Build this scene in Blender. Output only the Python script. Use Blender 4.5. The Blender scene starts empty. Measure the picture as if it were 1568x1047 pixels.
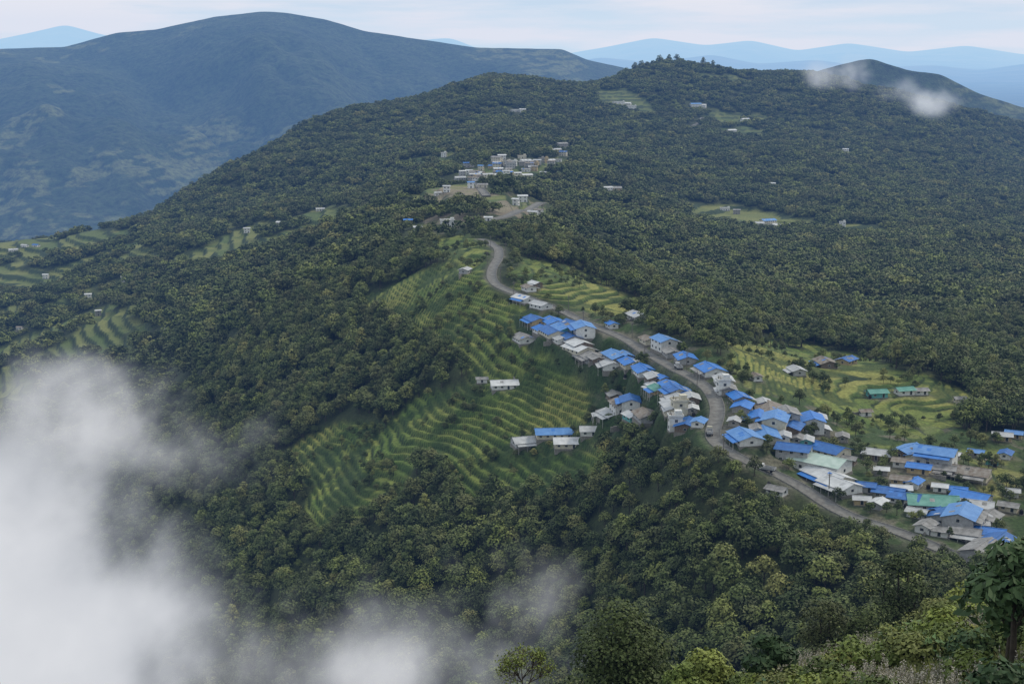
import bpy, bmesh, math, numpy as np
from mathutils import Vector
rng=np.random.default_rng(7)
scene=bpy.context.scene
F=2154.0; P=math.radians(11.9); cP=math.cos(P); sP=math.sin(P)
def at(px,py):
    x=(px-784)/F; u=(523.5-py)/F
    Y=cP+u*sP; Z=-sP+u*cP
    return x/Y, -Z/Y
def to_px(X,Y,Z):
    f=np.maximum(Y*cP-Z*sP,1.0); up=Y*sP+Z*cP
    return 784+F*X/f, 523.5-F*up/f
# ---------------------------------------------------------------- noise
TAB=np.random.default_rng(3).random((256,256))
def vn(x,y,s=0):
    x=np.asarray(x,float)+s*17.3; y=np.asarray(y,float)+s*31.7
    xi=np.floor(x).astype(int); yi=np.floor(y).astype(int)
    fx=x-xi; fy=y-yi; fx=fx*fx*(3-2*fx); fy=fy*fy*(3-2*fy)
    a=TAB[xi&255,yi&255]; b=TAB[(xi+1)&255,yi&255]; c=TAB[xi&255,(yi+1)&255]; d=TAB[(xi+1)&255,(yi+1)&255]
    return (a*(1-fx)+b*fx)*(1-fy)+(c*(1-fx)+d*fx)*fy
def fbm(x,y,s=0,o=4):
    r=0;am=.5;t=0
    for i in range(o):
        r=r+am*vn(x*2**i,y*2**i,s+i*3); t+=am; am*=.5
    return r/t
def inpoly(px,py,poly):
    r=np.zeros(np.shape(px),bool); n=len(poly)
    for i in range(n):
        x1,y1=poly[i]; x2,y2=poly[(i+1)%n]
        if y1==y2: continue
        c=((y1>py)!=(y2>py))&(px<(x2-x1)*(py-y1)/(y2-y1)+x1)
        r^=c
    return r
def sstep(x): x=np.clip(x,0,1); return x*x*(3-2*x)
# ---------------------------------------------------------------- terrain survey
CP=[ # column, row, ground distance
(0,378,1900),(80,365,1900),(110,350,1900),(180,350,1950),(240,330,2000),(290,290,2150),(350,262,2250),(420,225,2350),(470,195,2400),(550,170,2450),(640,155,2500),(690,130,2530),(750,115,2560),(800,122,2600),(900,128,2700),(960,122,2800),(1000,104,2880),(1070,106,2900),(1140,112,2950),(1240,118,3000),(1330,145,3050),(1440,165,3100),(1568,192,3200),
(0,400,1800),(100,440,1600),(100,520,1250),(0,480,1500),(0,560,1250),(0,700,950),(0,900,750),(0,1047,650),(200,400,1550),(200,450,1350),(200,520,1150),(200,600,1000),(200,700,850),(200,900,680),(200,1047,600),
(300,400,1400),(300,500,1050),(300,350,1700),(400,300,1850),(400,350,1500),(400,430,1100),(400,500,900),(400,600,780),(400,700,690),(400,850,590),(400,1000,520),
(500,330,1450),(500,400,1050),(500,250,1950),(600,250,1850),(600,300,1450),(600,350,1080),(600,430,830),(600,500,740),(600,600,660),(600,700,595),(600,850,520),(600,1000,460),
(680,345,940),(680,292,1150),(720,345,920),(740,295,1180),(790,250,1500),(700,250,1550),(800,200,2000),(760,150,2350),(650,200,2150),
(760,380,820),(750,430,720),(700,430,730),(700,380,830),(800,320,1020),(800,470,660),(800,550,610),(800,650,565),(800,750,522),(800,850,480),(800,1000,425),(700,550,645),(700,650,590),
(860,475,650),(950,510,600),(1010,555,545),(1090,600,490),(1095,680,430),(950,600,553),(950,680,506),(950,800,448),(950,950,395),(1040,650,475),(1040,720,440),(1100,760,405),(1100,850,380),(1100,950,354),
(1200,720,420),(1300,790,390),(1450,855,360),(1540,830,375),(1200,660,460),(1250,600,540),(1400,620,540),(1400,580,580),(1568,650,520),(1568,590,640),(1200,540,640),(1100,500,690),(950,470,690),(985,462,705),(870,420,780),(1568,750,430),(1400,700,450),
(1200,800,392),(1300,870,358),(1300,950,330),(1450,900,338),(1568,880,345),
(1000,430,900),(1200,450,950),(1400,500,860),(1568,500,860),(1568,430,1150),(1200,400,1200),(1100,322,1650),(1190,342,1560),(1400,350,1600),(1568,380,1500),(1000,350,1300),(900,380,1030),(900,300,1450),(1000,250,1900),(1200,250,2100),(1400,280,2100),(1568,300,2200),(1000,180,2400),(1200,180,2600),(1400,200,2700),(1568,230,2900),(900,200,2200),
(1850,260,3200),(1850,400,1700),(1850,600,800),(1850,750,450),(-300,430,1800),(-300,600,1300),(-300,900,800)]
pts=[]
for (px,py,D) in CP:
    a,t=at(px,py); pts.append((a,D,t))
for (px,py,D) in CP[:23]:
    a,t=at(px,py); z=-t*D
    pts.append((a,D*1.12,-(z-45)/(D*1.12))); pts.append((a,4100,660/4100.))
for a in (-.9,-.6,.6,.9): pts+= [(a,4100,.16),(a,2500,.13),(a,1200,.2 if a<0 else .16),(a,600,.42 if a<0 else .27),(a,300,.7 if a<0 else .4)]
for a,D,t in [(0,60,.58),(0,120,.72),(0,220,.72),(0,330,.56),(.1,60,.53),(.1,120,.66),(.1,240,.62),(.2,60,.478),(.2,120,.60),(.2,220,.57),(.28,60,.452),(.28,120,.56),(.28,220,.54),(.37,60,.425),(.37,120,.53),(.37,220,.53),(.37,290,.46),
  (-.2,60,.7),(-.2,150,.85),(-.2,300,.75),(-.37,60,.75),(-.37,150,.95),(-.37,350,.75),(.9,60,.3),(.9,150,.38),(-.9,60,.8),(-.9,150,1.0)]:
    pts.append((a,D,t))
pts=np.array(pts); SA=1.6
X0=np.c_[pts[:,0]*SA,np.log(pts[:,1])]
def K(d2): return np.where(d2>1e-12,.5*d2*np.log(np.maximum(d2,1e-12)),0)
n=len(X0); d2=((X0[:,None]-X0[None])**2).sum(-1)
A=np.zeros((n+3,n+3)); A[:n,:n]=K(d2)+np.eye(n)*2e-4; A[:n,n]=1;A[:n,n+1:]=X0;A[n:,:n]=A[:n,n:].T
w=np.linalg.solve(A,np.r_[pts[:,2],0,0,0])
def rbf(a,l):
    q=np.c_[a.ravel()*SA,l.ravel()]; out=np.empty(len(q))
    for i in range(0,len(q),20000):
        s=q[i:i+20000]; d=((s[:,None]-X0[None])**2).sum(-1)
        out[i:i+20000]=K(d)@w[:n]+w[n]+s@w[n+1:]
    return out.reshape(a.shape)
Dr=np.concatenate([np.linspace(-60,60,50)[:-1],np.geomspace(60,300,90)[:-1],np.geomspace(300,420,90)[:-1],np.linspace(420,770,400)[:-1],np.geomspace(770,1200,190)[:-1],np.geomspace(1200,2200,240)[:-1],np.geomspace(2200,4200,150)])
Ac=np.concatenate([np.linspace(-1.1,-.46,26)[:-1],np.linspace(-.46,.46,620),np.linspace(.46,1.1,26)[1:]])
W=np.maximum(Dr,60.)
ca=np.linspace(-1.1,1.1,331); cl=np.linspace(math.log(60),math.log(4200),260)
CA,CL=np.meshgrid(ca,cl); CT=rbf(CA,CL)
def samp(T,xa,ya,x,y):
    fx=np.interp(x,xa,np.arange(len(xa))); fy=np.interp(y,ya,np.arange(len(ya)))
    ix=np.clip(fx.astype(int),0,len(xa)-2); iy=np.clip(fy.astype(int),0,len(ya)-2); fx=fx-ix; fy=fy-iy
    return (T[iy,ix]*(1-fx)+T[iy,ix+1]*fx)*(1-fy)+(T[iy+1,ix]*(1-fx)+T[iy+1,ix+1]*fx)*fy
AA,WW=np.meshgrid(Ac,W); DD=np.repeat(Dr[:,None],len(Ac),1)
T=samp(CT,ca,cl,AA,np.log(WW))
rel=sstep((WW-250)/900)
T=T+(.0015+.0068*rel)*(fbm(AA*13,np.log(WW)*11,1,4)-.5)*2*np.where(WW>200,1,.3)
Z=-T*WW
k=np.clip(DD/60,0,1); Z=np.where(DD<60,Z*k-1.7*(1-k)-np.maximum(-DD,0)*.12,Z)
XX=AA*WW
Z+= np.where(DD>60,1,0)*((fbm(XX/30,DD/30,5,3)-.5)*2.4+(fbm(XX/75,DD/75,6,2)-.5)*7*sstep((WW-300)/200))
def G(x,y):
    x=np.asarray(x,float); y=np.asarray(y,float)
    return samp(Z,Ac,Dr,x/np.maximum(y,60.),y)
def hit(px,py,h=0.0,dmin=200):
    a,t=at(px,py); D=Dr[Dr>dmin]
    zc=G(a*D,D)+h; ray=-t*D; ok=zc>=ray
    i=int(np.argmax(ok))
    if ok.any() and i==0:
        j=np.argmin(ok); k_=np.argmax(ok[j:]); i=j+k_ if ok[j:].any() else 1
    if not ok.any(): i=len(D)-1
    e0=zc[i-1]-ray[i-1]; e1=zc[i]-ray[i]; f=-e0/(e1-e0) if e1!=e0 else 0
    f=min(max(f,0),1); d=D[i-1]+f*(D[i]-D[i-1])
    return a*d,d,float(G(a*d,d))
# ---------------------------------------------------------------- roads
def smooth_path(pl,step=2.0,it=30):
    w3=np.array([hit(x,y) for x,y in pl])[:,:2]
    seg=np.r_[0,np.cumsum(np.hypot(*np.diff(w3,axis=0).T))]
    s=np.arange(0,seg[-1],step); p=np.c_[np.interp(s,seg,w3[:,0]),np.interp(s,seg,w3[:,1])]
    for _ in range(it): p[1:-1]=(p[:-2]+2*p[1:-1]+p[2:])/4
    z=G(p[:,0],p[:,1])
    for _ in range(60): z[1:-1]=(z[:-2]+2*z[1:-1]+z[2:])/4
    return np.c_[p,z]
ROADS=[(smooth_path([(1500,866),(1440,842),(1395,820),(1350,803),(1300,795),(1260,770),(1235,748),(1200,730),(1150,710),(1110,692),(1088,676),(1092,655),(1103,630),(1092,600),(1065,580),(1030,565),(995,545),(965,522),(935,510),(900,495),(860,475),(825,462),(790,450),(765,441),(751,430),(753,412),(764,396),(764,382),(752,372),(735,366)]),4.6),
 (smooth_path([(640,352),(680,347),(720,343),(770,335),(800,322),(830,310)]),7.0),
 (smooth_path([(745,300),(735,288),(722,275),(735,262)]),6.0),
 (smooth_path([(1058,196),(1066,190),(1075,180)],it=4),5.0)]
RD=np.full(Z.size,1e9)
for p,wd in ROADS:
    hw=wd/2+1.5
    bb=(XX>p[:,0].min()-30)&(XX<p[:,0].max()+30)&(DD>p[:,1].min()-30)&(DD<p[:,1].max()+30)
    ii=np.nonzero(bb.ravel())[0]; qx=XX.ravel()[ii]; qy=DD.ravel()[ii]; best=np.full(len(ii),1e9); bz=np.zeros(len(ii))
    for j in range(0,len(p)-1):
        ax,ay,az=p[j]; bx,by,bz_=p[j+1]; vx,vy=bx-ax,by-ay; L2=vx*vx+vy*vy+1e-9
        u=np.clip(((qx-ax)*vx+(qy-ay)*vy)/L2,0,1); d=np.hypot(qx-ax-u*vx,qy-ay-u*vy)
        c=d<best; best[c]=d[c]; bz[c]=(az+u*(bz_-az))[c]
    m=1-sstep((best-hw)/7); zf=Z.ravel(); zf[ii]=zf[ii]*(1-m)+(bz-.02)*m; Z=zf.reshape(Z.shape)
    RD[ii]=np.minimum(RD[ii],best-wd/2)
RD=RD.reshape(Z.shape)
RP=ROADS[0][0]; RT=np.gradient(RP[:,:2],axis=0)
# ---------------------------------------------------------------- house plots
HL="""820,487,26,b 848,490,30,b 882,493,36,b 834,502,26,b 862,507,30,b 893,503,32,b 846,517,36,b 872,519,28,b 802,514,26,g 881,526,44,w 886,537,34,w 905,546,34,g 945,543,36,b 935,558,44,w 958,531,22,b 965,552,28,b 986,560,26,b 1002,571,24,w 985,571,24,b
1016,528,28,b 1042,550,28,b 1020,540,22,g 987,520,20,g 937,494,14,b 977,481,26,w 820,454,22,w 836,461,22,w 1005,584,22,w 1027,585,26,b 1046,591,26,b 1058,601,24,w 1008,596,22,t 1033,606,26,b 1040,619,34,w 1034,634,36,w 1052,647,32,b 1026,647,20,w
965,619,28,b 950,630,26,g 936,641,28,w 925,629,20,g 990,636,32,g 968,634,20,w 941,602,20,g 1080,566,34,b 1108,578,26,w 1112,592,22,g 1132,603,26,b 1137,617,26,b 1162,633,32,b 1178,624,44,g 1206,642,30,g 1187,649,36,b 1142,663,38,b 1172,660,38,b 1212,655,30,b 1243,650,32,b 1260,656,18,w 1255,637,18,w
1216,690,40,b 1266,685,44,b 1256,708,66,m 1268,726,54,w 1286,741,40,w 1345,689,32,w 1390,685,34,b 1412,692,34,b 1433,700,44,b 1481,719,50,g 1446,712,26,g 1383,703,22,g 1380,730,22,g 1408,712,26,b 1325,740,24,b 1362,749,34,b 1386,757,34,b 1428,764,62,t 1488,757,36,b 1495,770,38,w 1452,785,44,b 1472,797,44,b 1418,800,22,g 1512,789,30,g 1478,812,34,g 1514,813,36,b 1526,829,44,b 1494,838,44,g 1545,770,20,g 1553,660,18,b 1535,664,22,w 1495,688,16,b 1380,745,24,w
808,671,40,w 848,656,50,b 872,674,42,w 908,655,34,w 772,580,36,w 738,576,14,g 526,468,12,w 1343,597,24,t 1385,594,22,t 1409,594,18,g 1325,624,14,g 1220,563,20,w 1264,552,26,g 1297,548,20,b 1158,570,14,g 1470,607,14,g 712,410,14,w 820,430,14,w 810,438,16,g 1190,745,20,g 1320,760,20,w
870,500,16,g 925,535,16,g 975,545,14,w 1015,562,14,b 1060,618,16,w 1125,640,16,w 1222,668,16,g 1300,700,16,g 1350,715,16,w 1400,735,18,b 1440,740,16,w 1468,745,18,b 1345,765,18,w 1405,778,20,w 1440,775,20,b 1550,745,16,w 1520,700,14,g 1460,690,14,w 858,528,18,w 912,560,18,g 1022,610,18,g 1075,640,18,b 1160,650,20,g 1540,690,16,b 1500,800,20,w 1440,808,20,g 1200,668,18,w 1290,665,16,g 1170,612,18,w 1235,672,18,w"""
PLOTS=[]
for tok in HL.split():
    px,py,wp,rt=tok.split(','); px,py,wp=float(px),float(py),float(wp)
    x,y,z=hit(px,py,2.4); dist=math.sqrt(x*x+y*y+z*z)
    i=np.argmin((RP[:,0]-x)**2+(RP[:,1]-y)**2); yaw=math.atan2(RT[i,1],RT[i,0])
    if px<925 and py>560: yaw=.1
    if px>1290: yaw=-.35 if rng.random()<.7 else .9
    if px>1300 and py<640: yaw=.15
    yaw+=rng.normal(0,.12)
    L=wp/F*dist/ max(.8,abs(math.cos(yaw))) *1.08; L=min(max(L,3.2),17); W_=min(max(L*.72,3.0),8.5)
    if rt in'mt' and wp>50: W_=10
    H=2.25 if rng.random()<.9 else 4.7
    if L<5.5: H=2.0
    if rt=='m': H=3.4
    dr=math.hypot(RP[i,0]-x,RP[i,1]-y)
    if dr<W_/2+3.1 and dr>.1:
        s=(W_/2+3.3)/dr; x=RP[i,0]+(x-RP[i,0])*s; y=RP[i,1]+(y-RP[i,1])*s
    wl=int(rng.choice([0,1,2,3,5,6,4],p=[.18,.40,.08,.07,.05,.17,.05]))
    PLOTS.append([x,y,yaw,L,W_,H,rt,wl,int(rng.choice([0,-1,1])) if L>6 and rt!='m' else 0,False,{'b':'blue_roof_house','w':'zinc_roof_house','g':'weathered_roof_house','t':'green_roof_house','m':'school_building'}[rt]])
for px,py,wp in [(1108,583,18),(1040,627,22),(1034,650,20),(685,338,20)]:
    x,y,z=hit(px,py,5); dist=math.sqrt(x*x+y*y+z*z); L=wp/F*dist; PLOTS.append([x,y,rng.normal(.2,.2),L,L*.8,5.2,'w',int(rng.choice([0,1,1])),0,True,'concrete_house'])
NV=len(PLOTS)
FH=[(965,163,30,'w',1),(947,158,22,'w',1),(958,156,20,'w',1),(1065,161,20,'b',1),(1075,163,12,'w',1),(1120,198,14,'w',1),(1141,184,12,'w',1),(1110,316,14,'w',1),(1128,322,10,'g',2),(1160,340,18,'w',1),(1176,338,22,'b',0),(1192,342,22,'w',1),(1218,342,24,'w',1),(1205,345,14,'w',0),(938,287,26,'g',5),(930,290,14,'w',1),(430,342,12,'w',1),(490,316,12,'w',1),(378,352,9,'w',1),(190,427,9,'b',1),(135,452,9,'w',1),(20,381,12,'w',1),(38,374,10,'w',1),(55,373,10,'b',1),(255,508,10,'w',2),(625,341,12,'b',3),(640,352,12,'w',1),(670,290,10,'w',1),(684,288,10,'w',1),(625,288,10,'w',1),(640,285,9,'b',1),(790,168,14,'b',1),(800,170,9,'w',1),(1290,343,9,'b',1),(1362,356,12,'w',1),(675,130,8,'w',1),(665,128,8,'w',1),(1295,230,8,'w',1),(1183,283,8,'w',1),(800,300,14,'w',1),(815,318,16,'w',1),(680,235,8,'w',1),(745,213,10,'g',1),(790,305,10,'w',1),(825,322,12,'g',1),(748,332,10,'w',1),(705,300,10,'g',1),(70,420,8,'w',1),(150,475,8,'w',2),(30,500,8,'g',1)]
for k_ in range(74):
    u=rng.random(); FH.append((712+u*152+rng.normal(0,5),268-u*27+rng.normal(0,9),rng.uniform(8,16),rng.choice(['b','w','g','w','g']),int(rng.choice([0,1,5,6,2]))))
for px,py,wp,rt,wl in FH:
    x,y,z=hit(px,py,3); dist=math.sqrt(x*x+y*y+z*z); L=wp/F*dist; L=min(max(L,5),20)
    PLOTS.append([x,y,rng.uniform(-.5,.5),L,min(L*.6,9),rng.choice([2.8,5.2]),rt,wl,0,rng.random()<.2,{'b':'blue_roof_house','w':'zinc_roof_house','g':'weathered_roof_house'}[rt]])
HP=np.array([(q[0],q[1],max(q[3],q[4])/2) for q in PLOTS])
# ---------------------------------------------------------------- masks
PXX,PYY=to_px(XX,DD,Z)
jx=PXX+(fbm(XX/14,DD/14,9,3)-.5)*44; jy=PYY+(fbm(XX/14,DD/14,12,3)-.5)*28
FIELDS=[[(650,360),(750,365),(745,410),(740,440),(800,470),(785,520),(830,540),(870,560),(905,600),(925,640),(932,720),(890,762),(740,772),(672,742),(690,700),(640,690),(590,655),(640,600),(720,590),(700,540),(640,520),(560,475),(555,450),(620,425),(700,405),(660,390)],
[(440,795),(480,745),(560,700),(650,690),(620,740),(570,790),(470,815)],[(430,700),(500,650),(600,640),(640,690),(560,700),(480,740)],
[(800,395),(880,415),(995,462),(990,482),(920,490),(850,465),(790,440)],
[(1120,510),(1330,545),(1480,600),(1495,630),(1430,680),(1290,655),(1250,620),(1160,600),(1100,570)],
[(1310,680),(1600,690),(1600,780),(1500,750)]]
FAR=[[(600,245),(700,235),(710,262),(640,262)],[(610,305),(640,285),(720,280),(780,295),(860,310),(820,345),(690,358),(620,350)],
[(-40,370),(150,348),(225,358),(230,400),(150,425),(60,445),(-40,450)],[(-40,465),(70,445),(190,435),(230,480),(215,545),(90,560),(-40,535)],[(230,392),(330,350),(440,338),(500,315),(545,325),(530,345),(430,372),(300,408)],[(1250,230),(1320,232),(1300,240),(1255,238)],[(-40,540),(60,545),(60,620),(-40,650)],
[(1080,165),(1180,185),(1170,215),(1100,200)],[(980,182),(1030,186),(1020,194),(980,190)],[(1060,112),(1180,120),(1160,128),(1060,120)],[(740,205),(800,210),(790,222),(740,218)],[(900,130),(960,135),(1010,170),(930,175)]]
FAR2=[[(1045,312),(1110,312),(1185,325),(1240,335),(1235,352),(1150,352),(1060,336)],[(1280,340),(1385,350),(1370,364),(1280,354)],[(860,240),(700,262),(720,285),(800,275),(880,255)]]
VIL=[(775,478),(930,478),(1010,512),(1120,550),(1290,640),(1600,670),(1600,860),(1450,855),(1300,805),(1190,725),(1090,690),(1000,672),(890,690),(790,690),(800,660),(905,640),(900,600),(850,560),(785,525)]
fm=np.zeros(Z.shape)
for q in FIELDS: fm=np.maximum(fm,inpoly(jx,jy,q)*1.0)
fm*= (DD>330)&(DD<1000)
ff=np.zeros(Z.shape)
for q in FAR: ff=np.maximum(ff,inpoly(jx,jy,q)*1.0)
ff*=fbm(XX/60,DD/60,33,3)>np.where(PXX<560,np.where(PXX<240,.40,.33),.44)
for q in FAR2: ff=np.maximum(ff,inpoly(PXX,PYY,q)*1.0)
ff*=(DD>880)
vm=inpoly(jx,jy,VIL)*(DD>330)*(DD<900)*1.0
def blur(m,r=1):
    for _ in range(r):
        m[1:-1]=(m[:-2]+2*m[1:-1]+m[2:])/4; m[:,1:-1]=(m[:,:-2]+2*m[:,1:-1]+m[:,2:])/4
    return m
fmb=blur(fm.copy(),4); vmb=blur(vm.copy(),4); ffb=blur(ff.copy(),2)
# terraces
s1=np.where(PXX>1070,1.15,np.where(PYY<480,1.7,2.6)); tm=sstep(fmb*1.6)*sstep((RD-2)/4)
kz=(Z+(fbm(XX/60,DD/60,41,2)-.5)*10*s1/2.6+(fbm(XX/14,DD/14,43,2)-.5)*2.2*s1/2.6)/s1; fr=kz-np.floor(kz)
st=(np.floor(kz)+sstep((fr-.68)/.32))*s1+(Z-kz*s1)
Z=Z*(1-tm)+st*tm
lev=np.floor(kz).astype(int)
s2=5.0; k2=Z/s2; fr2=k2-np.floor(k2); st2=(np.floor(k2)+sstep((fr2-.6)/.4))*s2
Z=Z*(1-ffb)+st2*ffb; lev2=np.floor(k2).astype(int)
PAD=np.zeros(Z.shape)
for q in PLOTS:
    x,y=q[0],q[1]; R_=.5*math.hypot(q[3],q[4]); wd=5 if y<900 else 8
    i0,i1=np.searchsorted(Dr,[y-R_-wd,y+R_+wd]); j0,j1=np.searchsorted(Ac,[(x-R_-wd)/y,(x+R_+wd)/y]); j0=max(j0-2,0); j1+=2
    s=(slice(i0,i1),slice(j0,j1)); zc=float(G(x,y)); d=np.hypot(XX[s]-x,DD[s]-y); m=(1-sstep((d-R_*.7)/wd))*sstep((RD[s]-.5)/2)*.85
    Z[s]=Z[s]*(1-m)+zc*m; PAD[s]=np.maximum(PAD[s],m)
gy,gx=np.gradient(Z); slope=np.hypot(gx/np.maximum(np.gradient(XX,axis=1),.01),gy/np.gradient(DD,axis=0))
# colours
def C(*c): return np.array(c)
col=np.zeros(Z.shape+(4,)); col[...,3]=1
g=fbm(XX/9,DD/9,21,4)[...,None]
base=C(.022,.032,.012)*(1-g)+C(.055,.068,.025)*g
parc=TAB[(lev*37+ (np.floor(fbm(XX/40,DD/40,50,2)*11)).astype(int)*13)&255,(lev*11)&255][...,None]
big=sstep((fbm(XX/60,DD/60,61,3)-.45)/.2)[...,None]
tread=C(.09,.14,.03)*(1-parc)+C(.20,.225,.055)*parc
tread=tread*(1-big*.6)+C(.30,.275,.08)*big*.6
tread=tread*(.7+.6*fbm(XX/2.5,DD/2.5,66,3))[...,None]
# grassy riser, lighter than the shaded foot of the wall
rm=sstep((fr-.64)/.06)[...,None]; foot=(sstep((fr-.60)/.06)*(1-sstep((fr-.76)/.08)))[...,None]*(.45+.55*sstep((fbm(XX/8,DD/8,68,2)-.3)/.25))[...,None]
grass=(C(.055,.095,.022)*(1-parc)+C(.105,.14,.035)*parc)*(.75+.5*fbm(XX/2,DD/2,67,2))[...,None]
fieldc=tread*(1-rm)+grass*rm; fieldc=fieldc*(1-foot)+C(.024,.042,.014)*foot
weed=sstep((fbm(XX/14,DD/14,71,3)-.54)/.08)[...,None]
fieldc=fieldc*(1-weed*.75)+C(.035,.062,.018)*weed*.75
parc2=TAB[(lev2*37+(np.floor(fbm(XX/80,DD/80,50,2)*9)).astype(int)*13)&255,(lev2*11)&255][...,None]
ris2=(fr2>.7)[...,None]
farc=(C(.075,.115,.035)*(1-parc2)+C(.19,.20,.065)*parc2)*(1-ris2)+C(.035,.055,.022)*ris2
vg=sstep((fbm(XX/8,DD/8,81,4)-.50)/.14)[...,None]
vilc=C(.05,.085,.025)*(1-vg)+C(.15,.14,.10)*vg
col[...,:3]=base
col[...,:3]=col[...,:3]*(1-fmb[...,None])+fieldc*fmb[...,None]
vw=vmb[...,None]*(.85-.6*fmb[...,None]); col[...,:3]=col[...,:3]*(1-vw)+vilc*vw
pw=(PAD*(.15+.6*fbm(XX/4,DD/4,83,2))*(1-sstep((slope-.35)/.3)))[...,None]; col[...,:3]=col[...,:3]*(1-pw)+C(.19,.17,.135)*pw
steep=(sstep((slope-.5)/.35)*vmb)[...,None]; col[...,:3]=col[...,:3]*(1-steep*.8)+C(.035,.06,.02)*steep*.8
col[...,:3]=col[...,:3]*(1-ffb[...,None])+farc*ffb[...,None]
dirt=(1-sstep((RD-.6)/2.4))[...,None]*.8*(.5+.5*vg)
col[...,:3]=col[...,:3]*(1-dirt)+C(.15,.14,.115)*dirt
q=sstep((fbm(XX/25,DD/25,91,3)-.48)/.1)*inpoly(jx,jy,[(640,300),(700,282),(770,290),(850,300),(830,335),(790,345),(650,356)])*(DD>880)
col[...,:3]=col[...,:3]*(1-q[...,None]*.8)+C(.24,.20,.15)*q[...,None]*.8
near=(DD<75)[...,None]
col[...,:3]=np.where(near,(C(.035,.05,.016)*(1-g)+C(.10,.10,.045)*g),col[...,:3])
# ---------------------------------------------------------------- node helpers
def mat(name):
    m=bpy.data.materials.new(name); m.use_nodes=True; nt=m.node_tree; b=nt.nodes['Principled BSDF']
    b.inputs['Roughness'].default_value=.85; b.inputs['Specular IOR Level'].default_value=.2
    return m,nt,b
def N(nt,t,**kw):
    nd=nt.nodes.new(t)
    for k_,v in kw.items(): setattr(nd,k_,v)
    return nd
def math_(nt,op,a,b=None,clamp=False):
    nd=nt.nodes.new('ShaderNodeMath'); nd.operation=op; nd.use_clamp=clamp
    for i,v in enumerate((a,b)):
        if v is None: continue
        if hasattr(v,'is_output'): nt.links.new(v,nd.inputs[i])
        else: nd.inputs[i].default_value=v
    return nd.outputs[0]
def mixc(nt,f,a,b,mode='MIX'):
    nd=nt.nodes.new('ShaderNodeMix'); nd.data_type='RGBA'; nd.blend_type=mode
    for s,v in ((nd.inputs[0],f),(nd.inputs[6],a),(nd.inputs[7],b)):
        if hasattr(v,'is_output'): nt.links.new(v,s)
        else: s.default_value=v if not isinstance(v,tuple) else (*v,1)
    return nd.outputs[2]
def noise(nt,scale,detail=4,coord='Object',rough=.6):
    tc=nt.nodes.new('ShaderNodeTexCoord'); nz=nt.nodes.new('ShaderNodeTexNoise'); nz.inputs['Scale'].default_value=scale; nz.inputs['Detail'].default_value=detail; nz.inputs['Roughness'].default_value=rough
    nt.links.new(tc.outputs[coord],nz.inputs['Vector']); return nz.outputs['Fac']
def ramp(nt,f,stops):
    r=nt.nodes.new('ShaderNodeValToRGB'); nt.links.new(f,r.inputs[0])
    while len(r.color_ramp.elements)<len(stops): r.color_ramp.elements.new(.5)
    for e,(p_,c) in zip(r.color_ramp.elements,stops):
        e.position=p_; e.color=(*c,1) if len(c)==3 else c
    return r.outputs[0]
def link_obj(name,me,coll=None):
    o=bpy.data.objects.new(name,me); (coll or scene.collection).objects.link(o); return o
def mesh_np(name,v,f,colr=None,mi=None):
    me=bpy.data.meshes.new(name); me.vertices.add(len(v)); me.vertices.foreach_set('co',np.asarray(v,np.float32).ravel())
    me.loops.add(f.size); me.loops.foreach_set('vertex_index',f.astype(np.int32).ravel()); me.polygons.add(len(f))
    me.polygons.foreach_set('loop_start',(np.arange(len(f))*f.shape[1]).astype(np.int32))
    if mi is not None: me.polygons.foreach_set('material_index',np.asarray(mi,np.int32))
    me.update(calc_edges=True)
    if colr is not None:
        at_=me.color_attributes.new('Col','FLOAT_COLOR','POINT'); at_.data.foreach_set('color',np.asarray(colr,np.float32).ravel())
    return me
def grid_obj(name,X,Y,Zg,colr,m):
    r,c=X.shape; v=np.stack([X,Y,Zg],-1).reshape(-1,3)
    i=np.arange(r*c).reshape(r,c); f=np.stack([i[:-1,:-1],i[:-1,1:],i[1:,1:],i[1:,:-1]],-1).reshape(-1,4)
    me=mesh_np(name,v,f,colr.reshape(-1,4) if colr is not None else None); me.materials.append(m)
    me.polygons.foreach_set('use_smooth',np.ones(len(f),bool)); return link_obj(name,me)
m_ter,nt,b=mat('terrain_ground')
ac=N(nt,'ShaderNodeVertexColor',layer_name='Col'); nf=noise(nt,.9,4)
c=mixc(nt,1.0,ac.outputs[0],ramp(nt,nf,[(.3,(.55,.55,.55)),(.7,(1.35,1.35,1.35))]),'MULTIPLY')
nt.links.new(c,b.inputs['Base Color']); bp=N(nt,'ShaderNodeBump'); bp.inputs['Strength'].default_value=.6; bp.inputs['Distance'].default_value=.5
nt.links.new(nf,bp.inputs['Height']); nt.links.new(bp.outputs[0],b.inputs['Normal'])
grid_obj('hillside_terrain',XX,DD,Z,col,m_ter)
m_val,nt,b=mat('valley_floor'); nt.links.new(ramp(nt,noise(nt,.002,6),[(.35,(.025,.04,.02)),(.65,(.06,.08,.035))]),b.inputs['Base Color'])
me=bpy.data.meshes.new('valley_ground'); me.from_pydata([(-90000,-9000,-760),(90000,-9000,-760),(90000,99000,-760),(-90000,99000,-760)],[],[(0,1,2,3)]); me.materials.append(m_val); link_obj('valley_ground',me)
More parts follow.
